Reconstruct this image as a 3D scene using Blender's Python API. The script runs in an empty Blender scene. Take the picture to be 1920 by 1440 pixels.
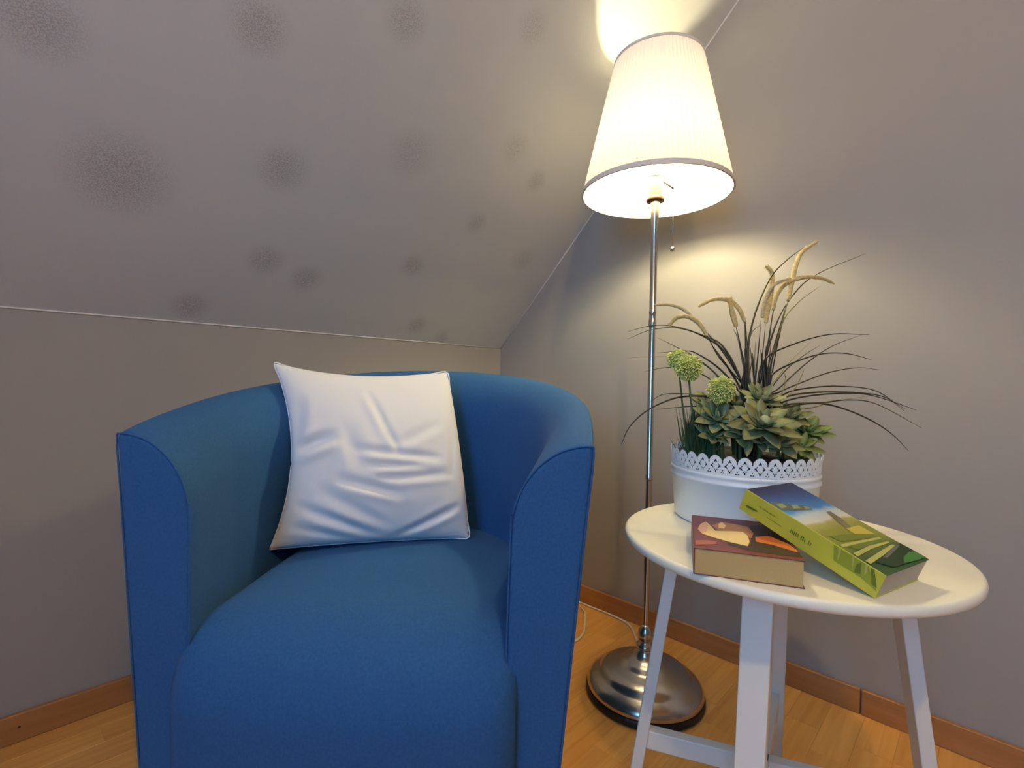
import bpy, bmesh, math, random
import numpy as np
from mathutils import Vector, Matrix
random.seed(7)
S = bpy.context.scene
COL = S.collection

# ------------------------------------------------------------------ camera
FPX, YAW, PITCH, ROLL = 924.44, 44.013, 0.5544, 1.1503
CAM = np.array([-1.4144, -1.4347, 0.7696])
_y, _p, _r = map(math.radians, (YAW, PITCH, ROLL))
CF = np.array([math.cos(_y)*math.cos(_p), math.sin(_y)*math.cos(_p), -math.sin(_p)])
_R = np.array([math.sin(_y), -math.cos(_y), 0.0]); _U = np.cross(_R, CF)
CR = _R*math.cos(_r) + _U*math.sin(_r); CU = -_R*math.sin(_r) + _U*math.cos(_r)
cd = bpy.data.cameras.new('camera'); cam = bpy.data.objects.new('camera', cd); COL.objects.link(cam)
cd.sensor_fit = 'HORIZONTAL'; cd.sensor_width = 36.0; cd.lens = 36.0*FPX/1920.0; cd.clip_start = 0.02
m = Matrix.Identity(4)
for i in range(3):
    m[i][0], m[i][1], m[i][2], m[i][3] = CR[i], CU[i], -CF[i], CAM[i]
cam.matrix_world = m
S.camera = cam
def ray(x, y): return CF + CR*(x-960)/FPX + CU*(720-y)/FPX
def at(x, y, d): return CAM + ray(x, y)*d                       # point seen at a pixel, at a given depth
def onz(x, y, z): r = ray(x, y); return CAM + r*(z-CAM[2])/r[2]
def onplane(x, y, P, N):
    r = ray(x, y); N = np.asarray(N); return CAM + r*(np.dot(np.asarray(P)-CAM, N)/np.dot(r, N))

# ------------------------------------------------------------------ light and exposure
W = bpy.data.worlds.new('daylight'); S.world = W; W.use_nodes = True
W.node_tree.nodes['Background'].inputs[0].default_value = (0.16, 0.50, 1.0, 1)
W.node_tree.nodes['Background'].inputs[1].default_value = 13.4
BULB_E = 480.0          # bulb of the floor lamp
CEIL_E = 880.0          # ceiling lamp behind the camera
WARM = (1.0, 0.86, 0.47)
WARM2 = (1.0, 0.67, 0.28)
WIN = dict(x=-2.9, y0=-2.3, y1=-1.15, z0=0.80, z1=1.95)
pl = bpy.data.lights.new('window_left_offscreen', 'AREA'); pl.shape = 'RECTANGLE'
pl.size = WIN['z1']-WIN['z0']; pl.size_y = WIN['y1']-WIN['y0']; pl.cycles.is_portal = True
po = bpy.data.objects.new('window_left_offscreen', pl); COL.objects.link(po)
po.location = (WIN['x']-.03, (WIN['y0']+WIN['y1'])/2, (WIN['z0']+WIN['z1'])/2); po.rotation_euler = (0, -math.pi/2, 0)
vs = S.view_settings
vs.view_transform = 'Standard'; vs.look = 'None'; vs.exposure = 0.0; vs.gamma = 1.0; vs.use_curve_mapping = False

# ------------------------------------------------------------------ materials
def srgb(r, g, b):
    return tuple(((c/255)/12.92 if c/255 <= .04045 else ((c/255+.055)/1.055)**2.4) for c in (r, g, b)) + (1,)
def mat(name, col, rough=.6, metal=0, spec=.5, bump=None, var=None, sheen=0, coords='Object'):
    """bump=(scale, strength), var=(scale, amount): fine procedural relief and mottling"""
    M = bpy.data.materials.new(name); M.use_nodes = True
    t = M.node_tree; n = t.nodes; l = t.links; b = n['Principled BSDF']
    if len(col) == 3: col = tuple(col)+(1,)
    b.inputs['Base Color'].default_value = col; b.inputs['Roughness'].default_value = rough
    b.inputs['Metallic'].default_value = metal; b.inputs['Specular IOR Level'].default_value = spec
    if sheen: b.inputs['Sheen Weight'].default_value = sheen; b.inputs['Sheen Roughness'].default_value = .4
    tc = n.new('ShaderNodeTexCoord')
    if var:
        no = n.new('ShaderNodeTexNoise'); no.inputs['Scale'].default_value = var[0]; no.inputs['Detail'].default_value = 4
        l.new(tc.outputs[coords], no.inputs['Vector'])
        mp = n.new('ShaderNodeMapRange'); mp.inputs['From Min'].default_value = .3; mp.inputs['From Max'].default_value = .7
        mp.inputs['To Min'].default_value = 1-var[1]; mp.inputs['To Max'].default_value = 1+var[1]
        l.new(no.outputs['Fac'], mp.inputs['Value'])
        mx = n.new('ShaderNodeMix'); mx.data_type = 'RGBA'; mx.blend_type = 'MULTIPLY'; mx.inputs['Factor'].default_value = 1
        mx.inputs['A'].default_value = col; l.new(mp.outputs['Result'], mx.inputs['B']); l.new(mx.outputs['Result'], b.inputs['Base Color'])
    if bump:
        nb = n.new('ShaderNodeTexNoise'); nb.inputs['Scale'].default_value = bump[0]; nb.inputs['Detail'].default_value = 3
        l.new(tc.outputs[coords], nb.inputs['Vector'])
        bp = n.new('ShaderNodeBump'); bp.inputs['Strength'].default_value = bump[1]; bp.inputs['Distance'].default_value = .002
        l.new(nb.outputs['Fac'], bp.inputs['Height']); l.new(bp.outputs['Normal'], b.inputs['Normal'])
    return M
def wood(name, c1, c2, axis='X', rough=.35):
    M = bpy.data.materials.new(name); M.use_nodes = True
    t = M.node_tree; n = t.nodes; l = t.links; b = n['Principled BSDF']; b.inputs['Roughness'].default_value = rough
    tc = n.new('ShaderNodeTexCoord'); oi = n.new('ShaderNodeObjectInfo'); mp = n.new('ShaderNodeMapping')
    sc = {'X': (1.2, 22, 22), 'Y': (22, 1.2, 22)}[axis]; mp.inputs['Scale'].default_value = sc
    ad = n.new('ShaderNodeVectorMath'); ad.operation = 'ADD'
    ml = n.new('ShaderNodeMath'); ml.operation = 'MULTIPLY'; ml.inputs[1].default_value = 37
    l.new(oi.outputs['Random'], ml.inputs[0]); l.new(tc.outputs['Object'], ad.inputs[0]); l.new(ml.outputs[0], ad.inputs[1])
    l.new(ad.outputs[0], mp.inputs['Vector'])
    no = n.new('ShaderNodeTexNoise'); no.inputs['Scale'].default_value = 3; no.inputs['Detail'].default_value = 6; no.inputs['Distortion'].default_value = .6
    l.new(mp.outputs[0], no.inputs['Vector'])
    cr = n.new('ShaderNodeValToRGB'); e = cr.color_ramp.elements; e[0].position = .3; e[0].color = c1; e[1].position = .7; e[1].color = c2
    l.new(no.outputs['Fac'], cr.inputs[0])
    hv = n.new('ShaderNodeHueSaturation'); mr = n.new('ShaderNodeMapRange'); mr.inputs['To Min'].default_value = .90; mr.inputs['To Max'].default_value = 1.10
    l.new(oi.outputs['Random'], mr.inputs['Value']); l.new(mr.outputs[0], hv.inputs['Value']); l.new(cr.outputs[0], hv.inputs['Color'])
    l.new(hv.outputs[0], b.inputs['Base Color'])
    return M
def emit(name, col, e):
    M = bpy.data.materials.new(name); M.use_nodes = True; t = M.node_tree
    b = t.nodes['Principled BSDF']; b.inputs['Base Color'].default_value = (.9, .9, .9, 1)
    b.inputs['Emission Color'].default_value = tuple(col)+(1,); b.inputs['Emission Strength'].default_value = e
    return M

M_wall = mat('wall_paint', (.325, .305, .298), .85, spec=.2, bump=(140, .12))
M_ceil = mat('ceiling_paint', (.60, .585, .57), .85, spec=.2, bump=(140, .12))
M_caulk = mat('joint_filler', (.66, .64, .62), .7)
M_floor = wood('oak_laminate', (.66, .30, .072, 1), (.80, .42, .12, 1), 'X', .30)
M_floor2 = mat('laminate_core', (.07, .035, .012), .8)
M_base = wood('oak_skirting', (.34, .145, .048, 1), (.42, .190, .066, 1), 'X', .45)
M_base2 = wood('oak_skirting_side', (.34, .145, .048, 1), (.42, .190, .066, 1), 'Y', .45)
M_blue = mat('blue_upholstery', (.023, .100, .275), .85, spec=.2, bump=(900, .5), var=(260, .10), sheen=.04)
M_feet = mat('dark_wood', (.03, .02, .015), .5)
M_cush = mat('white_cotton', (.80, .80, .82), .9, spec=.15, bump=(1200, .15), sheen=.1)
M_white = mat('white_lacquer', (.80, .775, .71), .32, bump=(60, .02))
M_ttop = mat('white_tabletop', (.90, .865, .72), .38, var=(9, .03), bump=(60, .02))
M_nickel = mat('brushed_nickel', (.60, .56, .52), .22, 1.0)
M_black = mat('black_rubber', (.008, .008, .008), .5)
M_brown = mat('bronze_ring', (.10, .05, .025), .4, .6)
M_sock = mat('white_socket', (.8, .78, .72), .4)
M_wire = mat('shade_wire', (.35, .33, .30), .4, .8)
M_band = mat('shade_band', (.62, .60, .58), .8)
M_cable = mat('white_cable', (.75, .72, .66), .5)
M_pot = mat('white_enamel', (.88, .90, .90), .38)
M_soil = mat('dark_soil', (.012, .010, .008), .95, bump=(180, 1.0))
M_blade = mat('grass_olive', (.060, .050, .014), .5, var=(14, .45))
M_blade2 = mat('grass_brown', (.034, .024, .011), .5, var=(14, .45))
M_blade3 = mat('grass_pale', (.22, .20, .075), .5, var=(14, .3))
M_plume = mat('plume_straw', (.80, .63, .28), .9, var=(220, .25), bump=(900, 1.0))
M_plume2 = mat('plume_cream', (.74, .62, .36), .9, var=(220, .2), bump=(900, 1.0))
M_allium = mat('chartreuse_floret', (.70, .72, .20), .7, var=(300, .3))
M_stem = mat('green_stem', (.07, .11, .03), .6)
M_tuft = mat('deep_green_grass', (.035, .075, .025), .5, var=(30, .4))
M_leafA = mat('grey_green_leaf', (.23, .245, .100), .6, var=(40, .22))
M_leafB = mat('bright_green_leaf', (.20, .25, .06), .6, var=(40, .25))
M_leafC = mat('sage_leaf', (.255, .28, .130), .65, var=(40, .22))
M_bud = mat('pale_bud', (.42, .47, .26), .6)
M_page = mat('book_pages', (.52, .36, .145), .9, bump=(400, .25))
M_page2 = mat('book_pages_grey', (.56, .48, .37), .9, bump=(400, .25))
M_frame = mat('window_paint', (.8, .8, .8), .4)

# ------------------------------------------------------------------ builders
def tag(o, label=None, cat=None, group=None, kind=None):
    if label: o['label'] = label
    if cat: o['category'] = cat
    if group: o['group'] = group
    if kind: o['kind'] = kind
    return o
def empty(name, loc=(0, 0, 0), rz=0, parent=None):
    o = bpy.data.objects.new(name, None); COL.objects.link(o); o.location = loc; o.rotation_euler = (0, 0, rz)
    o.empty_display_size = .05
    if parent: o.parent = parent
    return o
def link(name, me, M, parent=None, smooth=True):
    if M: me.materials.append(M)
    o = bpy.data.objects.new(name, me); COL.objects.link(o)
    if parent: o.parent = parent
    if smooth: me.polygons.foreach_set('use_smooth', [True]*len(me.polygons))
    return o
def raw(name, V, Fc, M, parent=None, smooth=True, recalc=True):
    me = bpy.data.meshes.new(name); me.from_pydata([tuple(map(float, v)) for v in V], [], [tuple(f) for f in Fc])
    if recalc:
        bm = bmesh.new(); bm.from_mesh(me); bmesh.ops.recalc_face_normals(bm, faces=bm.faces); bm.to_mesh(me); bm.free()
    me.update()
    return link(name, me, M, parent, smooth)
def box(name, lo, hi, M, parent=None, bevel=0, seg=2):
    x0, y0, z0 = lo; x1, y1, z1 = hi
    V = [(x, y, z) for z in (z0, z1) for y in (y0, y1) for x in (x0, x1)]
    Fc = [(0, 2, 3, 1), (4, 5, 7, 6), (0, 1, 5, 4), (2, 6, 7, 3), (0, 4, 6, 2), (1, 3, 7, 5)]
    o = raw(name, V, Fc, M, parent, smooth=False)
    if bevel: bev(o, bevel, seg)
    return o
def bev(o, w, seg=2, ang=35):
    b = o.modifiers.new('bevel', 'BEVEL'); b.width = w; b.segments = seg; b.limit_method = 'ANGLE'; b.angle_limit = math.radians(ang)
    b.harden_normals = False
    o.data.polygons.foreach_set('use_smooth', [True]*len(o.data.polygons))
    e = o.modifiers.new('wn', 'WEIGHTED_NORMAL'); e.keep_sharp = False
    return o
def lathe(name, prof, M, parent=None, n=64, center=(0, 0), sharp=None, caps=True):
    V = []; Fc = []
    for (r, z) in prof:
        for k in range(n):
            a = 2*math.pi*k/n; V.append((center[0]+r*math.cos(a), center[1]+r*math.sin(a), z))
    for i in range(len(prof)-1):
        for k in range(n):
            k2 = (k+1) % n; Fc.append((i*n+k, i*n+k2, (i+1)*n+k2, (i+1)*n+k))
    if caps and prof[0][0] > 1e-6: Fc.append(tuple(range(n))[::-1])
    if caps and prof[-1][0] > 1e-6: Fc.append(tuple((len(prof)-1)*n+k for k in range(n)))
    o = raw(name, V, Fc, M, parent)
    if sharp is not None:
        o.data.set_sharp_from_angle(angle=math.radians(sharp))
    return o
def catmull(P, n):
    P = [np.asarray(p, float) for p in P]
    if len(P) == 2: return [P[0]+(P[1]-P[0])*t for t in np.linspace(0, 1, n)]
    Q = [2*P[0]-P[1]]+P+[2*P[-1]-P[-2]]; out = []
    for t in np.linspace(0, len(P)-1-1e-9, n):
        i = int(t); u = t-i; a, b, c, d = Q[i:i+4]
        out.append(.5*((2*b)+(c-a)*u+(2*a-5*b+4*c-d)*u*u+(-a+3*b-3*c+d)*u**3))
    return out
def tube(name, P, rad, M, parent=None, sides=8, n=24, flat=1.0, smooth=True, data=False):
    """tapered tube along a spline; rad may be a function of t; flat squeezes the section"""
    C = catmull(P, n); V = []; Fc = []; up = np.array([0.13, 0.2, 1.0]); up /= np.linalg.norm(up)
    for i, c in enumerate(C):
        t = C[min(i+1, n-1)]-C[max(i-1, 0)]; t /= np.linalg.norm(t)+1e-12
        s = np.cross(t, up)
        if np.linalg.norm(s) < 1e-3: s = np.cross(t, np.array([1., 0, 0]))
        s /= np.linalg.norm(s); w = np.cross(s, t); r = rad(i/(n-1)) if callable(rad) else rad
        for k in range(sides):
            a = 2*math.pi*k/sides; V.append(c+s*r*math.cos(a)+w*r*flat*math.sin(a))
    for i in range(n-1):
        for k in range(sides):
            k2 = (k+1) % sides; Fc.append((i*sides+k, i*sides+k2, (i+1)*sides+k2, (i+1)*sides+k))
    Fc.append(tuple(range(sides))[::-1]); Fc.append(tuple((n-1)*sides+k for k in range(sides)))
    if data: return V, Fc
    return raw(name, V, Fc, M, parent, smooth)
def sphere(name, c, r, M, parent=None, seg=24, rings=14, sz=1.0):
    return lathe(name, [(max(r*math.sin(math.pi*i/rings), 1e-7), c[2]-sz*r*math.cos(math.pi*i/rings)) for i in range(rings+1)], M, parent, seg, (c[0], c[1]))
def struct(o): o['kind'] = 'structure'; return o

# ------------------------------------------------------------------ the room
K, T = 0.8956, 1.0297            # knee wall height, roof pitch
XL, YF, ZC = -2.9, -4.2, 2.35    # far sides of the room behind the camera
YS = -(ZC-K)/T                   # where the slope meets the flat ceiling
TH = .12
struct(box('wall_back', (XL-TH, 0, -.05), (TH, TH, K+.04), M_wall))
struct(raw('wall_right', [(x, y, z) for x in (0, TH) for (y, z) in ((TH, -.05), (TH, K-.1), (0, K), (YS, ZC), (YS, ZC+.1), (YF-TH, ZC+.1), (YF-TH, -.05))],
     [tuple(range(7)), tuple(range(13, 6, -1))]+[(i, (i+1) % 7, 7+(i+1) % 7, 7+i) for i in range(7)], M_wall, smooth=False))

def slope_material():
    M = mat('stencilled_slope', (.60, .612, .622), .85, spec=.2, bump=(140, .12))
    t = M.node_tree; n = t.nodes; l = t.links; b = n['Principled BSDF']
    tc = n.new('ShaderNodeTexCoord')
    dots = [(225, 328, .112, 1.0), (530, 317, .072, .9), (772, 290, .082, .6), (965, 280, .060, .6), (72, 38, .080, .9), (487, 50, .066, .95),
            (762, 40, .058, .8), (1000, 52, .055, .55), (1005, 340, .046, .75), (893, 418, .046, .8), (775, 497, .050, .9), (980, 487, .062, .6),
            (499, 487, .056, .95), (574, 522, .056, .95), (357, 574, .056, .95), (782, 610, .048, .9), (828, 634, .040, .8), (965, 618, .04, .6)]
    N = np.array([0, T, 1.0]); P0 = np.array([0, 0, K]); acc = None
    for (x, y, R, s) in dots:
        c = onplane(x, y, P0, N)
        vm = n.new('ShaderNodeVectorMath'); vm.operation = 'DISTANCE'; l.new(tc.outputs['Object'], vm.inputs[0]); vm.inputs[1].default_value = tuple(c)
        mr = n.new('ShaderNodeMapRange'); mr.interpolation_type = 'SMOOTHSTEP'
        mr.inputs['From Min'].default_value = R*1.02; mr.inputs['From Max'].default_value = R*.15; mr.inputs['To Min'].default_value = 0; mr.inputs['To Max'].default_value = s
        l.new(vm.outputs['Value'], mr.inputs['Value'])
        if acc is None: acc = mr.outputs['Result']
        else:
            mx = n.new('ShaderNodeMath'); mx.operation = 'MAXIMUM'; l.new(acc, mx.inputs[0]); l.new(mr.outputs['Result'], mx.inputs[1]); acc = mx.outputs[0]
    no = n.new('ShaderNodeTexNoise'); no.inputs['Scale'].default_value = 420; no.inputs['Detail'].default_value = 1.0
    l.new(tc.outputs['Object'], no.inputs['Vector'])
    sp = n.new('ShaderNodeMapRange'); sp.inputs['From Min'].default_value = .42; sp.inputs['From Max'].default_value = .58; sp.inputs['To Min'].default_value = .15
    l.new(no.outputs['Fac'], sp.inputs['Value'])
    mu = n.new('ShaderNodeMath'); mu.operation = 'MULTIPLY'; l.new(acc, mu.inputs[0]); l.new(sp.outputs[0], mu.inputs[1])
    m2 = n.new('ShaderNodeMath'); m2.operation = 'MULTIPLY'; m2.inputs[1].default_value = .50; l.new(mu.outputs[0], m2.inputs[0])
    mc = n.new('ShaderNodeMix'); mc.data_type = 'RGBA'; mc.inputs['A'].default_value = b.inputs['Base Color'].default_value
    mc.inputs['B'].default_value = (.20, .175, .165, 1); l.new(m2.outputs[0], mc.inputs['Factor']); l.new(mc.outputs['Result'], b.inputs['Base Color'])
    return M
nz = 1/math.hypot(T, 1); off = np.array([0, T*nz, nz])*TH
Vs = []
for dz in (0, 1):
    for x in (XL-TH, 0):
        for (y, z) in ((0, K), (YS, ZC)):
            Vs.append(np.array([x, y, z])+off*dz)
struct(raw('ceiling_slope', Vs, [(0, 1, 3, 2), (4, 6, 7, 5), (0, 4, 5, 1), (2, 3, 7, 6), (0, 2, 6, 4), (1, 5, 7, 3)], slope_material(), smooth=False))
struct(box('ceiling', (XL-TH, YF-TH, ZC), (0, YS, ZC+.1), M_ceil))
struct(box('wall_front', (XL-TH, YF-TH, -.05), (0, YF, ZC), M_wall))
# left wall with the window opening
w = WIN
wl = struct(box('wall_left', (XL-TH, YF, -.05), (XL, 0, w['z0']), M_wall))
for lo, hi in (((XL-TH, YF, w['z0']), (XL, w['y0'], ZC)), ((XL-TH, w['y1'], w['z0']), (XL, YS, ZC)), ((XL-TH, w['y0'], w['z1']), (XL, w['y1'], ZC))):
    box('wall_piece', lo, hi, M_wall, wl)
raw('wall_piece', [(x, y, z) for x in (XL-TH, XL) for (y, z) in ((YS, w['z0']), (0, w['z0']), (0, K), (YS, ZC))],
    [(0, 1, 2, 3), (7, 6, 5, 4), (0, 4, 5, 1), (1, 5, 6, 2), (2, 6, 7, 3), (3, 7, 4, 0)], M_wall, wl, smooth=False)
wn = empty('window_1', (XL-TH/2, (w['y0']+w['y1'])/2, w['z0'])); struct(wn)
hw, hh = (w['y1']-w['y0'])/2, w['z1']-w['z0']
for lo, hi in (((-.03, -hw, 0), (.03, -hw+.06, hh)), ((-.03, hw-.06, 0), (.03, hw, hh)), ((-.03, -hw, 0), (.03, hw, .06)), ((-.03, -hw, hh-.06), (.03, hw, hh)), ((-.03, -.04, 0), (.03, .04, hh))):
    box('frame_bar', lo, hi, M_frame, wn, .005)
box('window_sill', (-.02, -hw-.05, -.03), (.16, hw+.05, 0), M_frame, wn, .006)

# floor: a core slab with loose-laid oak strips, row by row along the knee wall
fl = struct(box('floor', (XL-TH, YF-TH, -.08), (TH, TH, -.007), M_floor2))
RW = .0655; rows = 34; strip_me = {}
def strip(lx):
    if lx in strip_me: return strip_me[lx]
    g = .0001; b = .0004; x0, x1, y0, y1 = g, lx-g, -RW+g, -g
    V = [(x0, y0, -.009), (x1, y0, -.009), (x1, y1, -.009), (x0, y1, -.009), (x0, y0, -b), (x1, y0, -b), (x1, y1, -b), (x0, y1, -b),
         (x0+b, y0+b, 0), (x1-b, y0+b, 0), (x1-b, y1-b, 0), (x0+b, y1-b, 0)]
    me = bpy.data.meshes.new('floor_strip'); me.from_pydata(V, [], [(8, 9, 10, 11)]+[(i, (i+1) % 4, 4+(i+1) % 4, 4+i) for i in range(4)]+[(4+i, 4+(i+1) % 4, 8+(i+1) % 4, 8+i) for i in range(4)])
    me.materials.append(M_floor); strip_me[lx] = me; return me
LEN = (.32, .40, .48, .56)
far_V, far_F = [], []
cnt = 0
for r in range(64):
    x = -random.choice((.05, .12, .2, .27, .34)); y = -r*RW; x = x+.0
    xs = 0.0
    first = True
    while xs > XL:
        lx = random.choice(LEN) if not first else random.choice((.14, .22, .30, .38)); first = False
        lx2 = min(lx, xs-XL)
        x0 = xs-lx2
        near = (r < 26 and x0 > -2.05) and cnt < 290
        if near:
            o = bpy.data.objects.new('floor_strip', strip(round(lx2, 4))); COL.objects.link(o); o.location = (x0, y, 0); o.parent = fl; cnt += 1
        else:
            me = strip(round(lx2, 4)); k = len(far_V)
            far_V += [(v.co.x+x0, v.co.y+y, v.co.z) for v in me.vertices]; far_F += [[k+i for i in p.vertices] for p in me.polygons]
        xs = x0
o = raw('floor_strips_beyond', far_V, far_F, M_floor, fl, False, False); o['kind'] = 'stuff'

# skirting boards
BH, BT = .0591, .012
bb = struct(box('baseboard_back', (XL, -BT, 0), (0, 0, BH), M_base, bevel=.0025))
nail = onplane(36, 1363, (0, -BT, 0), (0, 1, 0)); 
no_ = sphere('nail_head', (0, 0, 0), .0022, M_feet, bb, 10, 6); no_.location = (nail[0], -BT, nail[2])
br = empty('baseboard_right', (0, 0, 0)); struct(br)
ys = -1.235
box('board', (-BT, ys+.0012, 0), (0, -BT, BH), M_base2, br, .0025)
box('board', (-BT, YF, 0), (0, ys-.0012, BH), M_base2, br, .0025)
# pale filler bead where slope meets knee wall and gable wall
def bead(name, A, B, r=.0035):
    o = tube(name, [A, B], r, M_caulk, None, 8, 6); return struct(o)
bead('trim_1', (XL, -.0005, K-.001), (0, -.0005, K-.001), .0022)
bead('trim_2', (-.0005, 0, K-.002), (-.0005, YS, ZC-.002), .0022)

# ------------------------------------------------------------------ armchair
Rh = CR[:2]/np.linalg.norm(CR[:2]); Fh = CF[:2]/np.linalg.norm(CF[:2])
org = CAM[:2]+Rh*(-.2323)+Fh*.7007
ch = empty('armchair', (org[0], org[1], 0), math.radians(YAW-90-3.578))
tag(ch, 'blue fabric tub armchair with rounded arms holding a white cushion', 'armchair')
A0, BUL, VS, NN, DD, Z0, Z1, ZP = .3479, .0113, .1871, 2.0175, .6416, .6784, .7876, .80
def chair_path():
    out = []
    for v in np.linspace(0, VS, 14)[:-1]: out.append((A0+BUL*math.sin(v/VS*math.pi/2), v))
    e = 2/NN
    for t in np.linspace(0, math.pi/2, 40): out.append(((A0+BUL)*math.cos(t)**e if t < math.pi/2-1e-9 else 0, VS+(DD-VS)*math.sin(t)**e))
    return out
half = chair_path(); path = half+[(-u, v) for u, v in half[-2::-1]]
V = []; Fc = []; NPF = 0; L = len(path)
for i, (u, v) in enumerate(path):
    a = np.array(path[max(i-1, 0)]); b = np.array(path[min(i+1, L-1)]); t = (b-a)/np.linalg.norm(b-a)
    nrm = np.array([-t[1], t[0]])                    # inward
    if i == 0: nrm = np.array([-1., 0])
    if i == L-1: nrm = np.array([1., 0])
    z = Z0+(Z1-Z0)*(v/DD)**ZP
    f = min(1, v/.16); th = .113*(1-f)+.088*f; g = max(0, (v-.3)/(DD-.3)); th = th*(1-g)+.11*g
    hr = .125*(1-f)+.115*f
    prof = [(.052, .045), (.050, .06)]+[(.052*(1-q)**1.0, .06+(z-.068)*q) for q in np.linspace(.1, .96, 9)]
    prof += [(.0, z-.012), (.0012, z-.004), (.006, z)]
    for q in np.linspace(.12, 1, 14):
        aa = q*math.pi/2; prof.append((.006+(th-.006)*math.sin(aa), z-hr+hr*math.cos(aa)))
    prof += [(th+.002, z-hr-.1), (th+.004, .30), (th+.004, .045)]
    NPF = len(prof)
    for (o_, zz) in prof:
        # fronts of the arms lean back a touch towards the floor
        V.append((u+nrm[0]*o_, v+nrm[1]*o_, zz))
for i in range(L-1):
    for k in range(NPF):
        k2 = (k+1) % NPF; Fc.append((i*NPF+k, i*NPF+k2, (i+1)*NPF+k2, (i+1)*NPF+k))
Fc.append(tuple(range(NPF))); Fc.append(tuple((L-1)*NPF+k for k in range(NPF))[::-1])
sh = raw('tub_shell', V, Fc, M_blue, ch); bev(sh, .007, 3, 50)
# welt along the front edge of each arm
for s in (0, L-1):
    pr = [np.array(V[s*NPF+k])+np.array([0, .002, 0]) for k in range(1, NPF-1)]
    tube('piping', pr[::2]+[pr[-1]], .0016, M_blue, sh, 6, 60)
# seat: domed top with a waterfall front that runs down to the base
prof = []
SW = .247; ST = .402; FR = .105; VF = -.035
for v in np.linspace(.56, VF+FR, 16): prof.append((v, ST))
for a in np.linspace(0, math.pi/2, 16)[1:]: prof.append((VF+FR-FR*math.sin(a), ST-FR*1.05+FR*1.05*math.cos(a)))
for z in np.linspace(ST-FR*1.05, .045, 10)[1:]: prof.append((VF+.012*((ST-FR-z)/.3), z))
V = []; Fc = []; NU = 29
for (v, z) in prof:
    for k in range(NU):
        q = -1+2*k/(NU-1); qq = math.copysign(abs(q)**.8, q); e = abs(qq)
        f = min(1, max(0, (v-VF)/FR))                  # 0 on the front panel, 1 on the top
        edge = max(0, e-.86)/.14; drop = .018*edge**2.2
        crown = .020*(1-e**2.2)*math.exp(-((v-.22)/.26)**2)
        vv = v-.016*(1-e**2.4)*(1-f)+drop*(1-f)
        V.append((SW*qq, vv, z+(crown-drop)*f if z > .05 else z))
NP = len(prof)
for i in range(NP-1):
    for k in range(NU-1): Fc.append((i*NU+k, i*NU+k+1, (i+1)*NU+k+1, (i+1)*NU+k))
# underside and sides
base = len(V)
for (v, z) in prof:
    for k in (0, NU-1): x = V[(len(V)-base)//2*NU+k]; V.append((x[0], max(x[1], .02), min(x[2]-.02, .28) if z > .3 else x[2]))
for i in range(NP-1):
    Fc.append((i*NU, (i+1)*NU, base+(i+1)*2, base+i*2)); Fc.append((i*NU+NU-1, base+i*2+1, base+(i+1)*2+1, (i+1)*NU+NU-1))
raw('seat', V, Fc, M_blue, ch)
for (u, v) in ((-.24, .05), (.24, .05), (-.18, .46), (.18, .46)):
    lathe('foot', [(.020, 0), (.021, .004), (.026, .05), (.0, .05)], M_feet, ch, 20, (u, v))
box('base_panel', (-.24, .03, .046), (.24, .45, .06), M_feet, ch)

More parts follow.
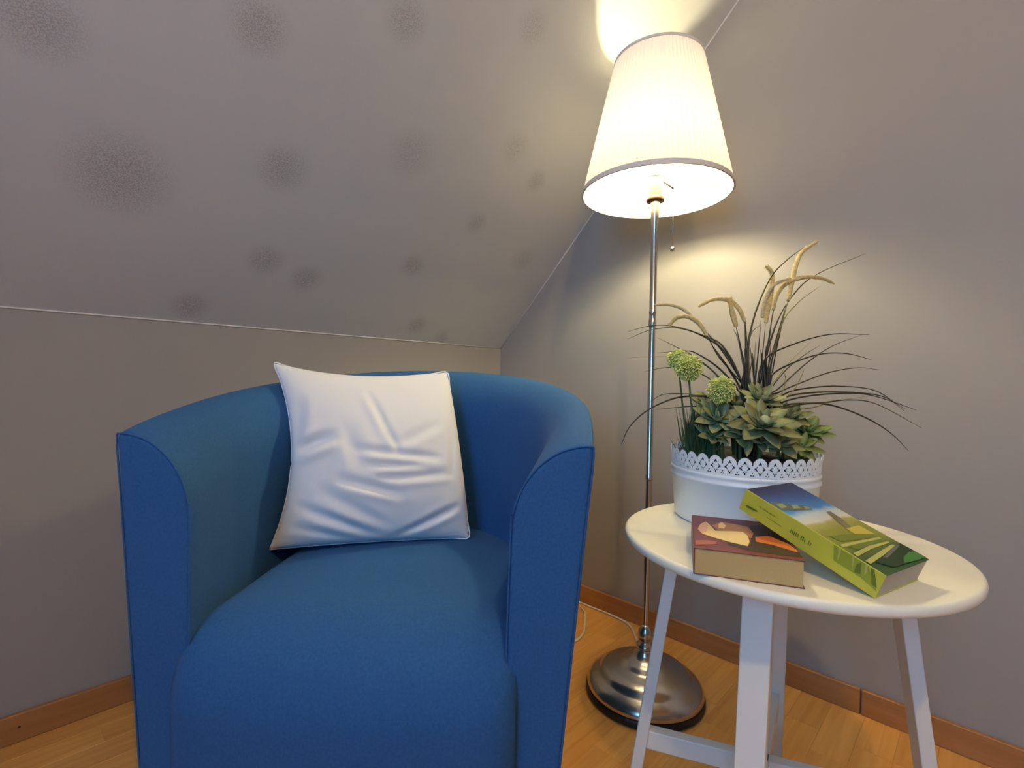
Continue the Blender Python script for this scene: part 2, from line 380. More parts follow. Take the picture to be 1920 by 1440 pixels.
# ------------------------------------------------------------------ cushion
def cushion():
    BL, BR_, TL, TR = at(506, 1030, .985), at(879, 1008, 1.095), at(514, 681, 1.075), at(838, 698, 1.18)
    ex = (BR_-BL); ex /= np.linalg.norm(ex); up = (TL+TR-BL-BR_); up -= ex*np.dot(up, ex); up /= np.linalg.norm(up)
    nf = np.cross(ex, up)
    if np.dot(nf, CAM-BL) < 0: nf = -nf
    LM, RM, TM, BM = at(547, 850, 1.02), at(862, 850, 1.12), at(672, 706, 1.12), at(700, 1015, 1.04)
    def edge(a, mid, b, t):
        q = 2*mid-.5*(a+b); return (1-t)**2*a+2*t*(1-t)*q+t*t*b
    N = 72
    # folds in the cloth: (s0,t0,s1,t1,width,depth), s right 0..1, t up 0..1
    folds = [(.52, .86, .60, .56, .020, .006), (.60, .62, .63, .50, .018, .005), (.40, .53, .86, .47, .022, .008), (.44, .44, .78, .43, .02, .006), (.50, .36, .92, .38, .022, .006),
             (.30, .36, .62, .27, .026, .010), (.08, .22, .52, .04, .024, .009), (.20, .30, .55, .10, .03, .008), (.60, .02, .97, .20, .022, .011), (.05, .12, .40, .02, .02, .006),
             (.02, .50, .26, .60, .03, .016), (.02, .56, .10, .78, .04, .006), (.93, .36, .96, .62, .02, .005), (.34, .62, .42, .42, .05, .005), (.62, .55, .90, .68, .03, .004)]
    def h(s, t):
        z = 0
        for (a, b, c, d, w_, dp) in folds:
            dx, dy = c-a, d-b; q = max(0, min(1, ((s-a)*dx+(t-b)*dy)/(dx*dx+dy*dy)))
            px, py = s-(a+q*dx), t-(b+q*dy); sd = (px*dy-py*dx)/math.hypot(dx, dy); e = math.hypot(px, py)
            fade = math.sin(math.pi*min(.98, max(.04, q)))**.5
            z += fade*(-dp*math.exp(-(e/w_)**2)+.65*dp*math.exp(-((e-1.6*w_)/w_)**2)*(1 if sd > 0 else .4))
        return z
    V = []; Fc = []
    for side in (1, -1):
        for i in range(N+1):
            for j in range(N+1):
                s, t = i/N, j/N
                s2, t2 = .5-.5*math.cos(math.pi*s)*.9-.05*(1-2*s)*1.0, .5-.5*math.cos(math.pi*t)*.9-.05*(1-2*t)
                s2 = (s2-.0)/1.0; t2 = t2
                B = edge(BL, BM, BR_, s2); Tt = edge(TL, TM, TR, s2); Lf = edge(BL, LM, TL, t2); Rg = edge(BR_, RM, TR, t2)
                P = (1-t2)*B+t2*Tt+(1-s2)*Lf+s2*Rg-((1-s2)*(1-t2)*BL+s2*(1-t2)*BR_+(1-s2)*t2*TL+s2*t2*TR)
                q = max(0, 4*s2*(1-s2))*max(0, 4*t2*(1-t2))
                d = (.060 if side > 0 else .045)*q**.48*(1-.25*(t2-.5))
                if side > 0: d += h(s2, t2)*min(1, q*3)
                V.append(P+nf*d*side)
        o_ = 0 if side > 0 else (N+1)**2
        for i in range(N):
            for j in range(N):
                a = o_+i*(N+1)+j; f = (a, a+N+1, a+N+2, a+1); Fc.append(f if side > 0 else f[::-1])
    me = bpy.data.meshes.new('cushion_cover'); me.from_pydata([tuple(v) for v in V], [], Fc)
    bm = bmesh.new(); bm.from_mesh(me); bmesh.ops.remove_doubles(bm, verts=bm.verts, dist=.0004); bmesh.ops.recalc_face_normals(bm, faces=bm.faces); bm.to_mesh(me); bm.free()
    c = (BL+BR_)/2
    root = empty('cushion', tuple(c)); tag(root, 'white square scatter cushion leaning in the blue armchair', 'cushion')
    me.transform(Matrix.Translation(-Vector(c)))
    o = link('cushion_cover', me, M_cush, root)
    sm = o.modifiers.new('sub', 'SUBSURF'); sm.levels = 1; sm.render_levels = 1
    E_ = [edge(BL, BM, BR_, t) for t in np.linspace(0, 1, 12)]+[edge(BR_, RM, TR, t) for t in np.linspace(0, 1, 12)[1:]]+[edge(TR, TM, TL, t) for t in np.linspace(0, 1, 12)[1:]]+[edge(TL, LM, BL, t) for t in np.linspace(0, 1, 12)[1:]]
    tube('seam', [e-c for e in E_], .0018, M_cush, root, 6, 140)
cushion()

# ------------------------------------------------------------------ floor lamp
LX, LY = -.3046, -.8381
ZB, ZT, RB, RT = 1.2291, 1.5499, .1772, .1049
lamp = empty('floor_lamp', (LX, LY, 0)); tag(lamp, 'nickel floor lamp with lit white pleated shade and pull chain', 'floor lamp')
lathe('foot_ring', [(.0, 0), (.138, 0), (.142, .004), (.142, .014), (.139, .018), (.0, .018)], M_black, lamp, 96, sharp=40)
lathe('lamp_base', [(.137, .017), (.1395, .021), (.139, .027), (.134, .036), (.126, .043), (.114, .049), (.108, .053), (.105, .059), (.098, .064), (.082, .070), (.066, .074),
                    (.058, .078), (.054, .083), (.044, .088), (.034, .092), (.027, .098), (.0225, .106), (.021, .114)], M_nickel, lamp, 96)
lathe('lamp_neck', [(.021, .112), (.022, .118), (.0195, .124), (.015, .127), (.0135, .131), (.017, .136), (.0185, .145), (.017, .155), (.012, .163), (.0085, .170)], M_nickel, lamp, 40)
lathe('pole', [(.0072, .165), (.0072, .528), (.0092, .530), (.0092, .541), (.0078, .543), (.0078, .905), (.0095, .907), (.0095, .921), (.0082, .923), (.0082, .935), (.0092, .937), (.0092, .942), (.0082, .944),
               (.0082, 1.14), (.0100, 1.17), (.0115, 1.212), (.0, 1.212)], M_nickel, lamp, 32, sharp=40)
lathe('socket_collar', [(.010, 1.210), (.0210, 1.211), (.0222, 1.215), (.0210, 1.220), (.008, 1.221)], M_brown, lamp, 40)
sk = lathe('socket', [(.013, 1.216), (.0150, 1.222), (.0150, 1.262), (.0125, 1.272), (.0, 1.272)], M_sock, lamp, 40, sharp=50)
BZ = 1.337
M_bulb = emit('lit_bulb', WARM, BULB_E)
lathe('bulb', [(.0115, 1.270), (.0125, 1.300), (.0145, 1.318)]+[(.026*math.sin(a), BZ-.026*math.cos(a)) for a in np.linspace(.62, math.pi-.001, 16)], M_bulb, lamp, 32)
def shade_mat():
    M = bpy.data.materials.new('pleated_shade_fabric'); M.use_nodes = True; t = M.node_tree; n = t.nodes; l = t.links
    n.remove(n['Principled BSDF']); out = n['Material Output']
    d = n.new('ShaderNodeBsdfDiffuse'); tr = n.new('ShaderNodeBsdfTranslucent'); mx = n.new('ShaderNodeMixShader')
    d.inputs[0].default_value = (.86, .83, .80, 1); tr.inputs[0].default_value = (.86, .76, .67, 1); mx.inputs[0].default_value = .080
    l.new(d.outputs[0], mx.inputs[1]); l.new(tr.outputs[0], mx.inputs[2]); l.new(mx.outputs[0], out.inputs[0])
    return M
NPL = 84; n = NPL*8; V = []; Fc = []; RN = 20
for i in range(RN+1):
    q = i/RN; r = RB+(RT-RB)*q; z = ZB+(ZT-ZB)*q; am = .0016*(1-.25*q)
    for k in range(n):
        a = 2*math.pi*k/n; ph = (k % 8)/8
        rr = r+am*(abs(2*ph-1)*2-1)*.8*min(1, min(q, 1-q)*14+.15)
        V.append((rr*math.cos(a), rr*math.sin(a), z))
for i in range(RN):
    for k in range(n):
        k2 = (k+1) % n; Fc.append((i*n+k, i*n+k2, (i+1)*n+k2, (i+1)*n+k))
sd = raw('lamp_shade', V, Fc, shade_mat(), lamp, smooth=False)
def band(name, r0, z0, r1, z1, th, M, par):
    return lathe(name, [(r0+th, z0), (r1+th, z1), (r1-th, z1), (r0-th, z0), (r0+th, z0)], M, par, 96, sharp=30, caps=False)
s_ = (RT-RB)/(ZT-ZB)
band('shade_band', RB, ZB-.001, RB+s_*.011, ZB+.011, .0022, M_band, sd)
band('shade_band', RT-s_*.006, ZT-.006, RT, ZT+.001, .0018, M_band, sd)
# ring and spokes that carry the shade
ringP = [np.array([.0225*math.cos(a), .0225*math.sin(a), 1.268]) for a in np.linspace(0, 2*math.pi, 25)]
rg = tube('shade_ring', ringP, .0016, M_wire, lamp, 6, 60)
for a in (math.radians(75), math.radians(195), math.radians(315)):
    c, s = math.cos(a), math.sin(a); rr = RB+s_*(.02)
    tube('spoke', [(.0225*c, .0225*s, 1.268), (.09*c, .09*s, 1.262), (rr*c, rr*s, ZB+.02)], .0013, M_sock, rg, 6, 12)
# pull switch
rw = Rh; chx, chy = rw[0]*.041-Fh[0]*.012, rw[1]*.041-Fh[1]*.012
arm = tube('switch_arm', [(rw[0]*.0185, rw[1]*.0185, 1.262), (chx*.98, chy*.98, 1.240)], .0028, M_black, lamp, 8, 6)
pc = tube('pull_chain', [(chx, chy, 1.243), (chx, chy, 1.098)], .0011, M_nickel, lamp, 6, 4)
sphere('chain_ball', (chx, chy, 1.0935), .0062, M_nickel, pc, 20, 12)
# cable along the wall
P = [np.array([LX, LY, 0])+np.array([.12, .06, .006]), (-.10, -.70, .004), (-.03, -.62, .004), (-.022, -.45, .004), (-.022, -.25, .004), (-.05, -.10, .004), (-.14, -.05, .004)]
tube('power_cable', [np.array(p)-np.array([LX, LY, 0]) for p in P], .0032, M_cable, lamp, 8, 60)
lp = [onz(1090, 1139, .004), onz(1097, 1150, .004), onz(1096, 1172, .004), onz(1093, 1188, .004), onz(1082, 1200, .004), onz(1060, 1208, .004)]
tube('cable_loop', [np.array(p)-np.array([LX, LY, 0]) for p in lp], .0030, M_cable, lamp, 8, 30)

# ------------------------------------------------------------------ side table
TX, TY, TZ, TR_ = -.5335, -1.1957, .5208, .245
tb = empty('side_table', (TX, TY, 0)); tag(tb, 'round white side table with splayed flat legs under plant and books', 'table')
e = .0065; tp = [(.0, TZ-.0165), (TR_-.010, TZ-.0165)]
tp += [(TR_-.010+.010*math.sin(a), TZ-.0085-.008*math.cos(a)) for a in np.linspace(.2, math.pi/2, 6)]
tp += [(TR_-e+e*math.cos(a), TZ-e+e*math.sin(a)) for a in np.linspace(0, math.pi/2, 6)]
tp += [(TR_-.014, TZ-.0006), (TR_-.018, TZ-.0006), (.0, TZ-.0006)]
lathe('table_top', tp, M_ttop, tb, 128)
def world_dir(phi): p_ = math.radians(phi); return Rh*math.cos(p_)+Fh*math.sin(p_)
LEGZ = TZ-.0155
legs = {}
for phi, wtop, wbot in ((160, .041, .036), (233, .039, .034), (-20, .046, .038), (62, .042, .034)):
    d = world_dir(phi); s = np.array([-d[1], d[0]]); th = .020
    V = []
    for (z, rho, wd) in ((LEGZ, .158, wtop), (0, .229, wbot)):
        for (a, b) in ((-1, -1), (1, -1), (1, 1), (-1, 1)):
            q = d*(rho+a*th/2)+s*(b*wd/2); V.append((q[0], q[1], z))
    lg = raw('leg', V, [(0, 1, 2, 3), (7, 6, 5, 4)]+[(i, (i+1) % 4, 4+(i+1) % 4, 4+i) for i in range(4)], M_white, tb, False); bev(lg, .002)
    legs[phi] = (d, s)
def stretcher(pa, pb, z):
    q = (LEGZ-z)/LEGZ; rho = .158+(.229-.158)*q-.008
    A = np.r_[legs[pa][0]*rho, z]; B = np.r_[legs[pb][0]*rho, z]; t = (B-A)/np.linalg.norm(B-A); s = np.array([-t[1], t[0], 0])
    V = [P+s*a*.010+np.array([0, 0, b*.016]) for P in (A, B) for a, b in ((-1, -1), (1, -1), (1, 1), (-1, 1))]
    o = raw('stretcher', V, [(0, 1, 2, 3), (7, 6, 5, 4)]+[(i, (i+1) % 4, 4+(i+1) % 4, 4+i) for i in range(4)], M_white, tb, False); bev(o, .002)
stretcher(160, -20, .142); stretcher(233, 62, .142)

# ------------------------------------------------------------------ books
def quadbox(name, O, e1, e2, e3, lo, hi, M, par, bevel=0):
    V = [O*0+e1*x+e2*y+e3*z for z in (lo[2], hi[2]) for y in (lo[1], hi[1]) for x in (lo[0], hi[0])]
    o = raw(name, V, [(0, 2, 3, 1), (4, 5, 7, 6), (0, 1, 5, 4), (2, 6, 7, 3), (0, 4, 6, 2), (1, 3, 7, 5)], M, par, False)
    if bevel: bev(o, bevel)
    return o
def flatmat(name, col, rough=.45): return mat(name, col, rough)
# red book: lies flat, its short page edge towards the armchair side
z0 = TZ-.0004
FL = np.array([-.785, -1.163, z0]); FRp = np.array([-.731, -1.279, z0])
e1 = FRp-FL; bw = np.linalg.norm(e1); e1 /= bw; e3 = np.array([0, 0, 1.]); e2 = np.cross(e3, e1); bl, bt = .168, .0345
rb = empty('paperback_book', tuple(FL)); tag(rb, 'thick paperback with maroon picture cover lying flat on the side table', 'book')
M_mar = mat('maroon_cover', srgb(112, 42, 46), .4, var=(25, .12))
M_cream = flatmat('print_cream', srgb(236, 208, 140)); M_tan = flatmat('print_tan', srgb(170, 120, 70)); M_or = flatmat('print_orange', srgb(205, 110, 45))
M_dk = flatmat('print_dark', srgb(48, 26, 20)); M_salm = flatmat('print_salmon', srgb(165, 85, 65)); M_pink = flatmat('print_pink', srgb(225, 175, 140))
ct = .0012
quadbox('page_block', FL, e1, e2, e3, (.0012, .001, ct), (bw-.002, bl-.001, bt-ct), M_page, rb)
fc = quadbox('front_cover', FL, e1, e2, e3, (0, 0, bt-ct), (bw, bl, bt), M_mar, rb, .0004)
quadbox('back_cover', FL, e1, e2, e3, (0, 0, 0), (bw, bl, ct), M_mar, rb, .0004)
quadbox('spine', FL, e1, e2, e3, (-.0004, 0, 0), (.0012, bl, bt), M_mar, rb, .0004)
def prints(par, O, P, N, e1, e2, lim, polys, ox, oy, sc, lift=.0003):
    for k, (M, pts) in enumerate(polys):
        V = []
        for (x, y) in pts:
            q = onplane(ox+x*sc, oy+y*sc, P, N)-O
            a = min(max(np.dot(q, e1), lim[0]), lim[1]); b = min(max(np.dot(q, e2), lim[2]), lim[3]); h = np.dot(P-O, N)+lift+k*.00004
            V.append(e1*a+e2*b+N*h)
        raw('cover_print', V, [tuple(range(len(V)))], M, par, False)
Ptop = FL+e3*bt
prints(fc, FL, Ptop, e3, e1, e2, (.001, bw-.001, .001, bl-.001), [
    (M_dk, [(820, 560), (1000, 560), (1480, 860), (1500, 960), (880, 880), (560, 800), (540, 770), (830, 800), (850, 650)]),
    (M_tan, [(360, 560), (470, 515), (640, 545), (800, 575), (870, 660), (840, 720), (720, 640), (440, 620)]),
    (M_cream, [(185, 600), (220, 540), (285, 512), (340, 560), (400, 625), (600, 630), (740, 640), (800, 690), (822, 760), (800, 815), (600, 770), (420, 720), (240, 660)]),
    (M_pink, [(185, 600), (220, 540), (285, 512), (310, 560), (290, 640), (230, 655)]),
    (M_cream, [(440, 545), (480, 520), (530, 560), (510, 600), (440, 590)]),
    (M_or, [(890, 700), (1060, 690), (1300, 790), (1440, 880), (1400, 890), (1100, 800), (900, 760)]),
    (M_salm, [(160, 745), (300, 740), (420, 760), (410, 795), (160, 800)])], 1280, 900, .15276)
# green book: leans with its upper end on the red one
Ag = np.array([-.6994, -1.3441, z0]); hd_, pt_ = 1.2999, .346
g1 = np.array([math.cos(hd_)*math.cos(pt_), math.sin(hd_)*math.cos(pt_), math.sin(pt_)]); g2 = np.array([math.sin(hd_), -math.cos(hd_), 0.0]); g3 = np.cross(g2, g1)
gl, gw, gt = .1897, .1142, .0325
gb = empty('paperback_book', tuple(Ag)); tag(gb, 'lime green spined paperback with landscape cover propped on the maroon book', 'book')
def green_cover_mat():
    M = mat('landscape_cover', (.3, .4, .1), .35); t = M.node_tree; n = t.nodes; l = t.links
    tc = n.new('ShaderNodeTexCoord'); dp = n.new('ShaderNodeVectorMath'); dp.operation = 'DOT_PRODUCT'; dp.inputs[1].default_value = tuple(g1/gl)
    l.new(tc.outputs['Object'], dp.inputs[0])
    no = n.new('ShaderNodeTexNoise'); no.inputs['Scale'].default_value = 60; l.new(tc.outputs['Object'], no.inputs['Vector'])
    ad = n.new('ShaderNodeMath'); ad.operation = 'MULTIPLY_ADD'; ad.inputs[1].default_value = .06; l.new(no.outputs['Fac'], ad.inputs[0]); l.new(dp.outputs['Value'], ad.inputs[2])
    cr = n.new('ShaderNodeValToRGB'); E = cr.color_ramp.elements
    st = [(0, srgb(40, 80, 30)), (.16, srgb(45, 75, 28)), (.30, srgb(120, 130, 40)), (.46, srgb(140, 140, 45)), (.53, srgb(165, 160, 90)), (.56, srgb(205, 205, 185)), (.64, srgb(185, 200, 205)), (.70, srgb(66, 135, 195)), (.82, srgb(48, 92, 160)), (.93, srgb(42, 54, 110)), (1, srgb(38, 42, 82))]
    E[0].position, E[0].color = st[0]; E[1].position, E[1].color = st[-1]
    for (p_, c) in st[1:-1]: q = E.new(p_); q.color = c
    l.new(ad.outputs[0], cr.inputs[0]); l.new(cr.outputs[0], n['Principled BSDF'].inputs['Base Color'])
    return M
M_lime = mat('lime_spine', srgb(198, 192, 66), .4, var=(20, .06))
quadbox('page_block', Ag, g1, g2, g3, (.001, .0015, ct), (gl-.001, gw-.002, gt-ct), M_page2, gb)
gfc = quadbox('front_cover', Ag, g1, g2, g3, (0, 0, gt-ct), (gl, gw, gt), green_cover_mat(), gb, .0004)
quadbox('back_cover', Ag, g1, g2, g3, (0, 0, 0), (gl, gw, ct), M_lime, gb, .0004)
gsp = quadbox('spine', Ag, g1, g2, g3, (0, -.0006, 0), (gl, .0015, gt), M_lime, gb, .0004)
M_pg = {k: flatmat('print_'+k, c) for k, c in dict(dgreen=srgb(30, 55, 22), bgreen=srgb(62, 118, 48), olive=srgb(110, 120, 35), cream2=srgb(176, 176, 96), slate=srgb(88, 96, 92), brown=srgb(120, 112, 80), sage=srgb(130, 150, 110), yel=srgb(190, 175, 70), leaf=srgb(104, 118, 36), ink=srgb(112, 110, 30), mgreen=srgb(150, 156, 48)).items()}
G = M_pg
Pg = Ag+g3*gt
prints(gfc, Ag, Pg, g3, g1, g2, (.001, gl-.001, .001, gw-.001), [
    (G['slate'], [(350, 205), (420, 200), (560, 230), (700, 235), (760, 275), (600, 285), (460, 280)]),
    (G['sage'], [(420, 225), (470, 215), (520, 250), (470, 265)]), (G['sage'], [(560, 235), (610, 230), (650, 262), (580, 268)]), (G['sage'], [(670, 245), (710, 245), (740, 268), (690, 272)]),
    (G['brown'], [(880, 295), (920, 292), (1010, 350), (1110, 430), (1100, 460), (1000, 400)]),
    (G['yel'], [(1060, 450), (1180, 420), (1290, 480), (1330, 500), (1180, 520)]),
    (G['olive'], [(900, 520), (1100, 500), (1330, 500), (1290, 540), (1020, 570)]),
    (G['leaf'], [(1020, 600), (1290, 540), (1440, 560), (1170, 650)]),
    (G['cream2'], [(1010, 600), (1200, 560), (1370, 530), (1390, 545), (1200, 585), (1030, 625)]),
    (G['cream2'], [(1130, 680), (1280, 610), (1440, 570), (1470, 580), (1300, 640), (1170, 710)]),
    (G['cream2'], [(1240, 750), (1380, 660), (1480, 600), (1520, 605), (1420, 690), (1290, 780)]),
    (G['dgreen'], [(1330, 760), (1420, 690), (1560, 585), (1700, 640), (1840, 705), (1500, 810)]),
    (G['slate'], [(1400, 720), (1520, 600), (1560, 610), (1450, 720)]),
    (G['bgreen'], [(1590, 720), (1640, 670), (1700, 665), (1780, 680), (1840, 700), (1720, 745), (1600, 770)])], 1370, 900, .20313)
Psp = Ag-g2*.0006
prints(gsp, Ag, Psp, -g2, g1, g3, (.001, gl-.001, .001, gt-.001), [
    (G['mgreen'], [(960, 580), (1100, 600), (1290, 760), (1360, 1040), (1200, 900), (950, 740)]),
    (G['cream2'], [(1000, 620), (1040, 600), (1010, 700), (985, 740)]), (G['cream2'], [(1130, 690), (1170, 660), (1140, 760), (1120, 820)]), (G['cream2'], [(1250, 760), (1300, 720), (1260, 850), (1235, 880)]),
    (G['leaf'], [(1160, 780), (1210, 760), (1200, 870), (1140, 850)]), (G['leaf'], [(1300, 800), (1350, 790), (1350, 1000), (1300, 960)]),
    (G['ink'], [(140, 232), (160, 232), (250, 285), (245, 296), (150, 252)])], 1370, 900, .20313)
# spine lettering, too blurred to read: rows of letter-sized strokes along the spine
def letters(u0, u1, h0, h1, n, M):
    k = 0
    for i in range(n):
        if random.random() < .12: continue
        a = u0+(u1-u0)*i/n; w_ = abs(u1-u0)/n*random.uniform(.45, .7)
        b0, b1 = h0, h1-(h1-h0)*random.choice((0, .0, .3))
        V = [g1*x+g3*y-g2*.0010 for x, y in ((a, b0), (a+w_, b0), (a+w_*.9, b1), (a+w_*.15, b1))]
        raw('spine_letter', V, [(0, 1, 2, 3)], M, gsp, False)
letters(gl*.70, gl*.86, .0195, .0215, 17, G['ink']); letters(gl*.66, gl*.78, .0120, .0138, 13, G['ink']); letters(gl*.44, gl*.60, .012, .018, 12, G['leaf'])

# ------------------------------------------------------------------ potted arrangement
pr_, pd_ = .431, .915
PC = CAM[:2]+Rh*pr_+Fh*pd_; PX, PY = PC
pp = empty('potted_plant', (PX, PY, TZ-.0004)); tag(pp, 'white lace rimmed pot of ornamental grasses, yellow-green flowers and succulents', 'plant')
PB, PT, PH = .118, .127, .129
HB = PH-.036
rr_ = lambda z: PB+(PT-PB)*z/PH
pot = lathe('pot', [(.0, 0), (PB-.006, 0), (PB-.001, .003), (PB, .008), (rr_(HB-.016), HB-.016), (rr_(HB)+.0015, HB-.014), (rr_(HB)+.0015, HB-.011), (rr_(HB), HB-.009), (rr_(HB), HB-.004), (rr_(HB)+.0016, HB-.002), (rr_(HB)+.0016, HB+.001), (rr_(HB), HB+.003),
             (rr_(HB)-.002, HB+.003), (rr_(HB)-.003, HB-.01), (PB-.004, .006), (.0, .006)], M_pot, pp, 128)
NS, NC, NR = 35, 22, 34; LH = PH-HB
V = []; Fc = []; idx = {}
def solid(a, b):
    if b > .66+.34*math.sqrt(max(0, 1-(a/.47)**2)) or (abs(a) > .47 and b > .66): return False
    dm = abs(a)/.33+abs(b-.52)/.30
    if .72 < dm < 1.0 and abs(abs(a)/.33-abs(b-.52)/.30) > .16: return False
    for (ca, cb, r) in ((.30, .52, .07), (-.30, .52, .07), (0, .79, .06), (0, .25, .06), (.43, .20, .055), (-.43, .20, .055), (.5, .31, .05), (-.5, .31, .05)):
        if (a-ca)**2+((b-cb)*1.5)**2 < r*r: return False
    return True
def vid(i, j):
    i %= NS*NC
    if (i, j) not in idx:
        an = 2*math.pi*i/(NS*NC); z = HB+LH*j/NR; r = rr_(z); idx[(i, j)] = len(V); V.append((r*math.cos(an), r*math.sin(an), z))
    return idx[(i, j)]
for i in range(NS*NC):
    a = ((i % NC)+.5)/NC-.5
    for j in range(NR):
        if solid(a, (j+.5)/NR): Fc.append((vid(i, j), vid(i+1, j), vid(i+1, j+1), vid(i, j+1)))
lc = raw('lace_rim', V, Fc, M_pot, pp, False, False)
so = lc.modifiers.new('thick', 'SOLIDIFY'); so.thickness = .0009; so.offset = -1
lathe('liner_pot', [(.0, .008), (PB-.012, .008), (rr_(.118)-.006, .118), (rr_(.118)-.009, .118), (rr_(.1)-.010, .10), (.0, .10)], M_black, pp, 64)
V = [(0, 0, .117)]; Fc = []; ns_ = 48
for ri, q in enumerate((.35, .7, 1.0)):
    for k in range(ns_): a = 2*math.pi*k/ns_; V.append((q*(PT-.011)*math.cos(a), q*(PT-.011)*math.sin(a), .114+random.uniform(-.003, .004)))
for k in range(ns_): Fc.append((0, 1+k, 1+(k+1) % ns_))
for ri in range(2):
    for k in range(ns_): Fc.append((1+ri*ns_+k, 1+(ri+1)*ns_+k, 1+(ri+1)*ns_+(k+1) % ns_, 1+ri*ns_+(k+1) % ns_))
raw('soil', V, Fc, M_soil, pp)
ORG = np.array([PX, PY, TZ-.0004])
def zp(pts, d0, d1, ox=1140, oy=420, sc=.34722):
    n_ = len(pts); return [at(ox+x*sc, oy+y*sc, .022+d0+(d1-d0)*(i/(n_-1))**1.3)-ORG for i, (x, y) in enumerate(pts)]
def blade(pts, d0, d1, w_, M, par=pp, name='grass_blade'):
    # rooted in the soil, then along the traced arc
    P_ = zp(pts, d0, d1); q = P_[0]; root = np.array([q[0]*.45, q[1]*.45, .100])
    if q[2] > .115: P_ = [root]+P_
    return tube(name, P_, lambda t: 1.75*w_*(1-.85*t**2.2), M, par, 6, 26, .65)
B1, B2, B3 = M_blade, M_blade2, M_blade3
BL_ = [([(745, 960), (765, 600), (860, 320), (960, 200), (1060, 125)], .90, .94, .0019, B1), ([(800, 960), (900, 560), (1010, 370), (1140, 265), (1390, 160)], .91, .99, .0016, B2),
  ([(850, 900), (930, 560), (1020, 430), (1145, 335)], .92, .99, .0014, B3), ([(800, 950), (840, 740), (1000, 650), (1200, 596), (1410, 598)], .90, .95, .0018, B2),
  ([(830, 960), (880, 820), (1000, 750), (1150, 702), (1290, 700), (1420, 732)], .90, .98, .0018, B2), ([(860, 960), (930, 880), (1080, 745), (1220, 655), (1375, 597)], .91, 1.0, .0014, B2),
  ([(850, 960), (920, 910), (1060, 850), (1200, 800), (1350, 776), (1465, 788)], .92, 1.0, .0015, B1), ([(880, 1000), (960, 915), (1080, 886), (1250, 876), (1450, 902), (1600, 1010)], .89, .92, .0015, B2),
  ([(880, 1010), (960, 935), (1110, 910), (1300, 908), (1480, 930), (1605, 1000)], .90, .97, .0018, B1), ([(880, 1020), (950, 960), (1110, 925), (1310, 914), (1450, 932), (1665, 1005)], .88, .85, .0016, B2),
  ([(890, 1030), (970, 975), (1150, 965), (1300, 950), (1450, 972), (1695, 1102)], .88, .86, .0015, B1), ([(890, 1040), (970, 990), (1110, 968), (1250, 990), (1420, 1060), (1540, 1140), (1625, 1228)], .87, .83, .0016, B2),
  ([(900, 1050), (980, 1010), (1110, 990), (1220, 958), (1420, 928)], .90, .93, .0016, B3), ([(740, 960), (720, 850), (640, 700), (540, 620), (400, 562), (250, 546), (110, 580)], .90, 1.0, .0018, B1),
  ([(745, 970), (700, 800), (620, 660), (540, 612), (380, 562), (230, 572), (105, 622)], .89, .97, .0015, B1), ([(735, 980), (690, 880), (600, 780), (490, 705), (420, 685), (270, 696)], .88, .92, .0016, B2),
  ([(700, 990), (600, 830), (480, 725), (380, 670), (265, 612)], .90, .98, .0016, B1), ([(680, 1000), (560, 935), (400, 932), (280, 970), (180, 1030), (110, 1105), (72, 1190)], .88, .90, .0019, B2),
  ([(660, 1000), (500, 932), (400, 916), (290, 922), (225, 965)], .89, .97, .0013, B2), ([(650, 1010), (490, 985), (380, 990), (255, 1002)], .88, .92, .0013, B2), ([(640, 960), (540, 830), (400, 780), (310, 775), (195, 797)], .90, .99, .0013, B1),
  ([(690, 950), (560, 790), (460, 735), (340, 718), (220, 716), (95, 726)], .91, 1.0, .0008, B3),
  ([(780, 970), (800, 800), (815, 650), (826, 520)], .89, .90, .0014, B2), ([(760, 970), (745, 700), (738, 520)], .90, .91, .0016, B2), ([(800, 960), (835, 700), (851, 530)], .92, .93, .0013, B2), ([(820, 960), (862, 700), (893, 450)], .91, .93, .0013, B2),
  ([(830, 960), (900, 680), (945, 520), (975, 400)], .90, .93, .0014, B1), ([(770, 960), (715, 660), (690, 550)], .88, .88, .0011, B2), ([(840, 950), (920, 820), (1000, 725), (1095, 638)], .93, 1.0, .0011, B3), ([(850, 960), (940, 810), (1050, 715), (1150, 652)], .91, .98, .0011, B2),
  ([(750, 970), (690, 790), (620, 680), (545, 600)], .89, .91, .0016, B2), ([(740, 970), (650, 780), (590, 700), (530, 600)], .88, .89, .0015, B1), ([(770, 970), (760, 760), (770, 600), (830, 540)], .88, .9, .0013, B1), ([(800, 960), (790, 760), (800, 600)], .9, .9, .0012, B3),
  ([(860, 950), (905, 700), (935, 560), (960, 440)], .92, .95, .0012, B2), ([(730, 980), (700, 860), (640, 760), (560, 650)], .87, .87, .0013, B2), ([(760, 960), (730, 760), (700, 620), (672, 560)], .92, .95, .0011, B3), ([(880, 990), (930, 930), (960, 850), (945, 790)], .87, .86, .0011, B3), ([(900, 1000), (1000, 900), (1045, 820), (1060, 780)], .87, .86, .0010, B3)]
for a in BL_: blade(*a)
